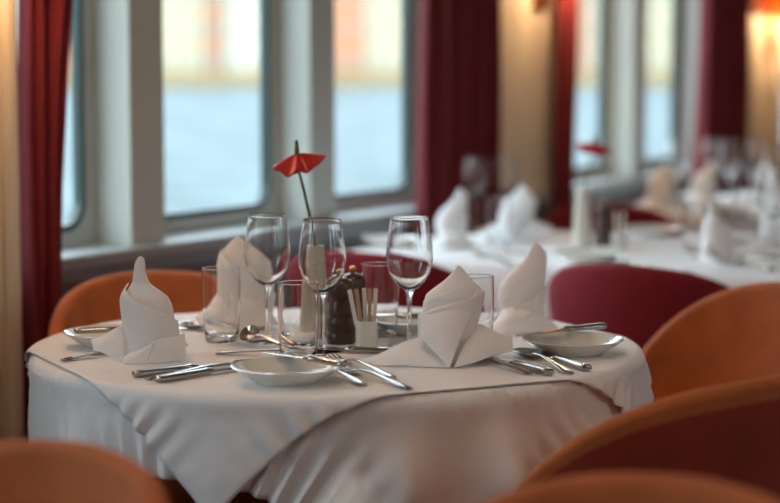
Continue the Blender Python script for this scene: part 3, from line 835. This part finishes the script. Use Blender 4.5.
def fork(label, L=.195, name='table_fork'):
    t = thing(name, label, 'fork'); k = L / .195
    bm = bmesh.new()
    loft(bm, [(0, .0016, .004, .0010, 0), (.004 * k, .0018, .0066, .0016, 0), (.02 * k, .003, .0068, .0016, 0), (.06 * k, .0062, .0042, .0014, 0), (.10 * k, .0088, .0032, .0016, 0), (.122 * k, .0090, .0030, .0016, 0), (.132 * k, .0075, .006, .0013, 0), (.142 * k, .0052, .0108, .001, 0), (.151 * k, .0034, .0116, .0009, 0), (.154 * k, .003, .0116, .0009, 0)])
    link('handle', bm, M['steelh'], t)
    for q in range(4):
        bm = bmesh.new(); xo = (q - 1.5) * .0064
        loft(bm, [(.152 * k, .0032, .0023, .0009, xo), (.165 * k, .0016, .0019, .0009, xo), (.18 * k, .0020, .0017, .0008, xo), (.19 * k, .0042, .0013, .0007, xo), (.195 * k, .0060, .0006, .0004, xo)], 8); link('tine', bm, M['steel'], t)
    return t
def spoon(label, L=.18, name='dessert_spoon'):
    t = thing(name, label, 'spoon'); k = L / .18
    bm = bmesh.new()
    loft(bm, [(0, .0016, .0035, .001, 0), (.004 * k, .0018, .0064, .0016, 0), (.02 * k, .003, .0066, .0014, 0), (.06 * k, .0066, .0045, .0014, 0), (.10 * k, .0100, .0028, .0016, 0), (.122 * k, .0098, .0034, .0014, 0), (.128 * k, .0092, .005, .001, 0)])
    link('handle', bm, M['steelh'], t)
    bm = bmesh.new(); rws = []
    for i in range(13):
        r = i / 12; row = []
        for j in range(33):
            a = 2 * PI * j / 32
            x = .0182 * r * math.sin(a) * (1 + .12 * math.cos(a)); y = .154 * k + .0285 * r * math.cos(a)
            row.append((x, y, .0012 + .0085 * r ** 2.2))
        rws.append(row[:-1])
    sheet(bm, rws[1:], closed=True)
    bm.verts.ensure_lookup_table()
    bm.faces.new([bm.verts[i] for i in range(32)])
    b = link('spoon_bowl', bm, M['steel'], t); so = b.modifiers.new('thickness', 'SOLIDIFY'); so.thickness = .0011; so.offset = 1
    return t
cut = {}
def place(kind, end, tip, label, group, z=TOP + .0006, pitch=0, shift=None, h=None):
    """handle end and tip as sight lines on the level the piece lies on"""
    mk, kw = {'knife': (knife, {}), 'butter': (knife, dict(L=.165, name='butter_knife')), 'fork': (fork, {}), 'dfork': (fork, dict(L=.165, name='dessert_fork')), 'spoon': (spoon, {})}[kind]
    a = at(end[0], end[1], z + .004); b = at(tip[0], tip[1], z + .004)
    d = b - a; rz = math.atan2(d.y, d.x) - PI / 2
    a.z = z
    if kind not in cut: t = cut[kind] = mk(label, **kw)
    else: t = dup(cut[kind], a, 0, label)
    t.location = a; t.rotation_euler = (pitch, 0, rz); t['label'] = label; t['group'] = group
    return t
G = 'cutlery on the near table'
place('knife', (133, 374.5), (215, 365), 'dinner knife at the front left, rearmost of the two handles beside the horn-tipped napkin', G)
place('knife', (156, 380), (236, 367), 'dinner knife at the front left, nearest the cloth edge, blade towards the front plate', G)
place('spoon', (146, 377), (222, 368.5), 'spoon wedged between the two front-left knives', G)
place('fork', (62, 358.5), (150, 346), 'table fork at the far left, handle sticking out from the horn-tipped napkin', G)
place('dfork', (92, 352), (150, 344), 'dessert fork left of the horn-tipped napkin, behind the longer fork', G)
sp_ = place('spoon', (297, 351), (252, 341), 'dessert spoon with its bowl tilted up beside the left tumbler', G)
sp_.rotation_euler.x = .10; sp_.rotation_euler.y = -.7; sp_.location.z += .004; sp_.scale = (.84, .72, .84)
place('dfork', (216, 351), (290, 354), 'dessert fork lying behind the front plate, tines to the right', G)
place('spoon', (262, 336), (190, 326), 'spoon behind the right side of the horn-tipped napkin', G)
place('knife', (412, 352), (328, 349), 'broad knife blade pointing left out of the centre napkin', G)
place('fork', (410, 387), (333, 365), 'table fork in the front centre, its handle reaching to the cloth edge', G)
place('fork', (394, 376), (325, 354), 'table fork in the front centre, partly under the centre napkin skirt', G)
place('dfork', (364, 383), (309, 364.5), 'dessert fork in the front centre, nearest the front plate', G)
place('knife', (551, 373), (478, 354), 'dinner knife at the right, nearest of the two handles by the cloth edge', G)
place('knife', (588, 368.5), (520, 346.5), 'dinner knife at the right, farther of the two handles, under the right plate', G)
place('spoon', (571, 371.5), (508, 347), 'dessert spoon between the two right-hand knives', G)
place('dfork', (531, 372), (470, 357), 'dessert fork lying beside the right-hand spoon', G)
# butter knives laid across the bread plates' rims
GB_ = 'butter knives on bread plates'
zr = TOP + .0222
place('butter', (345, 365), (262, 350), 'butter knife across the front plate, handle end at its right rim', GB_, zr)
place('butter', (74, 331.5), (165, 328), 'butter knife across the left plate, handle end at its left rim', GB_, zr)
place('butter', (605, 326), (528, 333), 'butter knife across the right plate, handle end beyond its right rim', GB_, zr)
place('butter', (447, 318), (380, 316), 'butter knife across the back plate behind the wine glass stem', GB_, zr)
G2 = 'cutlery on the second table'
for kind, e, t, lab in (('knife', (648, 268), (600, 255), 'dinner knife on the second table left of the rounded napkin'), ('fork', (676, 281), (700, 262), 'table fork under the rounded napkin of the second table'),
                        ('spoon', (510, 262), (478, 254), 'spoon in front of the left napkins on the second table'), ('fork', (545, 259), (505, 252), 'table fork in front of the left napkins on the second table'),
                        ('knife', (772, 270), (738, 256), 'dinner knife right of the rounded napkin on the second table')):
    place(kind, e, t, lab, G2)

# -------------------------------------------------------- table centrepieces
def make_vase(label):
    t = thing('bud_vase', label, 'vase', group='cream bud vases')
    bm = bmesh.new()
    lathe(bm, [(0, .001), (.0215, 0), (.0228, .002), (.0216, .03), (.0188, .075), (.016, .115), (.0146, .136), (.0138, .1385), (.0112, .1385), (.0106, .136), (.0124, .11), (.016, .06), (.018, .02), (0, .012)], 44)
    link('vase_body', bm, M['vase'], t); return t
V1p = at_depth(315, 340, 2.755); V1p.z = TOP
VS = make_vase('cream tapered bud vase on the near table holding the red anthurium'); VS.location = V1p
V2p = base_at(582, 250)
dup(VS, V2p, 0, 'cream tapered bud vase on the second table, its anthurium leaning right')
def anthurium(label):
    t = thing('anthurium', label, 'flower', group='red anthurium stems')
    tipp = Vector((-.026, 0, .262))
    bm = bmesh.new()
    pts = [(.006, .002, .016), (.004, .001, .08), (-.0005, 0, .14), (-.007, 0, .18), (-.016, 0, .222), (-.023, 0, .250), (-.026, 0, .262)]
    tube(bm, pts, [.0022] * 5 + [.002, .0018], 10); link('stem', bm, M['stem'], t)
    bm = bmesh.new(); tube(bm, [tipp + Vector(v) for v in ((0, 0, -.002), (0, -.001, .010), (0, -.002, .022), (-.0005, -.002, .032), (-.0005, -.002, .035))], [.0036, .004, .0036, .0026, .001], 12); link('spadix', bm, M['spadix'], t)
    bm = bmesh.new(); rws = []
    for i in range(15):
        r = i / 14; row = []
        for j in range(48):
            a = 2 * PI * j / 48
            # pointed towards -x and a longer point towards +x
            rad = .0245 + .0145 * max(0, math.cos(a - PI)) ** 7 + .0195 * max(0, math.cos(a)) ** 6
            x = rad * r * math.cos(a); y = rad * r * math.sin(a) * 1.15
            z = .015 - .028 * r ** 1.3 * (1 - .5 * abs(math.cos(a)) ** 7) - .006 * r * math.cos(a - PI) * (1 if math.cos(a) < 0 else .0) + .0035 * r * r * math.cos(5 * a + .9) + .009 * max(0, math.cos(a)) ** 3 * r
            row.append((x, y, z))
        rws.append(row)
    g = sheet(bm, rws[1:], closed=True)
    c = bm.verts.new((0, 0, .015))
    for j in range(48): bm.faces.new((g[0][j], g[0][(j + 1) % 48], c))
    s = link('spathe', bm, M['spathe'], t); s.location = tipp
    so = s.modifiers.new('thickness', 'SOLIDIFY'); so.thickness = .0012
    return t
AN = anthurium('red anthurium standing in the near table vase'); AN.location = V1p + Vector((0, 0, 0)); AN.rotation_euler.z = YAW
AN2 = dup(AN, V2p, YAW + PI, 'red anthurium standing in the second table vase, blurred by distance')
AN2.scale = (1, 1, .87)
def mill(label):
    t = thing('pepper_mill', label, 'mill', group='dark wooden mills')
    bm = bmesh.new(); lathe(bm, [(0, 0), (.0205, 0), (.0215, .003), (.0213, .012), (.0190, .015), (.0190, .018), (.0206, .021), (.0208, .034), (.0182, .038), (.0182, .041), (.0198, .044), (.0190, .05), (.0168, .058), (.0155, .064), (0, .064)], 40); link('mill_body', bm, M['darkwood'], t)
    bm = bmesh.new(); lathe(bm, [(0, .0645), (.0150, .0645), (.0190, .069), (.0205, .079), (.019, .088), (.0135, .0945), (.006, .0970), (0, .0972)], 40); hd = link('mill_head', bm, M['darkwood'], t)
    bm = bmesh.new(); lathe(bm, [(0, .097), (.003, .097), (.0032, .099), (.0055, .1015), (.0055, .1045), (.0035, .107), (0, .1075)], 20); link('knob', bm, M['brass'], hd)
    return t
mp = at_depth(341, 347, 2.69); mp.z = TOP
ML = mill('dark wooden mill on the near table, in front beside the sugar sachets'); ML.location = mp
mq = at_depth(353, 342, 2.755); mq.z = TOP
dup(ML, mq, .4, 'dark wooden mill on the near table, half hidden behind the first one')
dup(ML, base_at(603, 246), 0, 'dark wooden mill on the second table beside its vase')
def sugar(label):
    t = thing('sugar_holder', label, 'container', group='white sugar holders')
    bm = bmesh.new(); lathe(bm, [(0, 0), (.0155, 0), (.0163, .001), (.0163, .0375), (.0158, .0385), (.0148, .0385), (.0144, .0375), (.0144, .003), (0, .003)], 40); link('cup', bm, M['china'], t)
    return t
sp = at_depth(366.5, 347, 2.655); sp.z = TOP
SG = sugar('white ceramic cup of sugar sachets right of the dark mills'); SG.location = sp
SG2 = dup(SG, base_at(620, 249), 0, 'white ceramic cup of sachets on the second table, right of its mill')
def sachet_bm():
    bm = bmesh.new(); box(bm, -.0031, .0031, -.0011, .0011, 0, .082, .0006); return bm
sach = None
def sachet(base, lx, ly, rz, label, mat, group):
    global sach
    if mat not in (sach or {}):
        o = link('sugar_sachet', sachet_bm(), M[mat]); tag(o, label, 'sachet')
        sach = dict(sach or {}, **{mat: o})
    else:
        o = sach[mat].copy(); COL.objects.link(o)
    o['label'] = label; o['group'] = group
    o.location = base; o.rotation_mode = 'XYZ'; o.rotation_euler = (ly, lx, rz)
    return o
gs = 'stick sachets in the near sugar cup'
for dx, dy, lx, ly, mat, lab in ((-.0085, .001, -.20, .05, 'paper', 'white stick sachet leaning farthest left in the near sugar cup'), (-.004, -.004, -.13, -.02, 'paper2', 'brown stick sachet second from the left in the near sugar cup'),
                                 (.0005, .005, -.05, .03, 'paper', 'white stick sachet in the middle of the near sugar cup'), (.005, -.005, .0, -.02, 'paper2', 'brown stick sachet right of the middle in the near sugar cup'),
                                 (.0095, .001, .05, .02, 'paper', 'white stick sachet standing farthest right in the near sugar cup')):
    sachet(sp + rt * dx + bd * dy + Vector((0, 0, .0034)), lx, ly, YAW, lab, mat, gs)
for dx, lx, mat, lab in ((-.005, -.08, 'paper', 'white stick sachet at the left in the second table sugar cup'), (.003, .05, 'paper', 'white stick sachet at the right in the second table sugar cup')):
    sachet(base_at(620, 249) + rt * dx + Vector((0, 0, .0034)), lx, 0, YAW, lab, mat, 'stick sachets in the second sugar cup')
sl = base_at(391, 338)
o = sachet(sl + Vector((0, 0, .005)), 0, 0, 0, 'white stick sachet lying on the cloth behind the centre napkin', 'paper', None)
o.rotation_euler = (0, PI / 2 * .98, YAW + 2.2); del o['group']

# -------------------------------------------------------------------- light
w = bpy.data.worlds.new('overcast_sky'); scene.world = w; w.use_nodes = True
nt = w.node_tree; nt.nodes.clear()
out = nt.nodes.new('ShaderNodeOutputWorld'); bg = nt.nodes.new('ShaderNodeBackground')
tc = nt.nodes.new('ShaderNodeTexCoord'); sx = nt.nodes.new('ShaderNodeSeparateXYZ'); rp = nt.nodes.new('ShaderNodeValToRGB')
nt.links.new(tc.outputs['Generated'], sx.inputs[0]); nt.links.new(sx.outputs['Z'], rp.inputs['Fac'])
e = rp.color_ramp.elements
e[0].position = 0; e[0].color = (.15, .148, .135, 1)
e[1].position = 1; e[1].color = (.72, .88, 1.0, 1)
x = e.new(.06); x.color = (.18, .18, .17, 1)
x = e.new(.2); x.color = (.70, .82, .93, 1)
nt.links.new(rp.outputs['Color'], bg.inputs['Color']); bg.inputs['Strength'].default_value = 6.2
nt.links.new(bg.outputs[0], out.inputs['Surface'])
# daylight guides in the window openings
for a, b in openings:
    l = bpy.data.lights.new('daylight_portal', 'AREA'); l.shape = 'RECTANGLE'; l.size = GT - GB; l.size_y = b - a
    l.cycles.is_portal = True
    lo = bpy.data.objects.new('daylight_portal', l); COL.objects.link(lo)
    lo.location = (XO - .01, (a + b) / 2, (GB + GT) / 2); lo.rotation_euler = (0, -PI / 2, 0)

scene.view_settings.view_transform = 'Standard'
scene.view_settings.look = 'None'
scene.view_settings.exposure = 0.0
scene.view_settings.gamma = 1
scene.view_settings.use_curve_mapping = False
scene.cycles.max_bounces = 24
scene.cycles.transmission_bounces = 20
scene.cycles.transparent_max_bounces = 16
scene.cycles.diffuse_bounces = 6
scene.cycles.sample_clamp_indirect = 6
scene.cycles.use_denoising = True
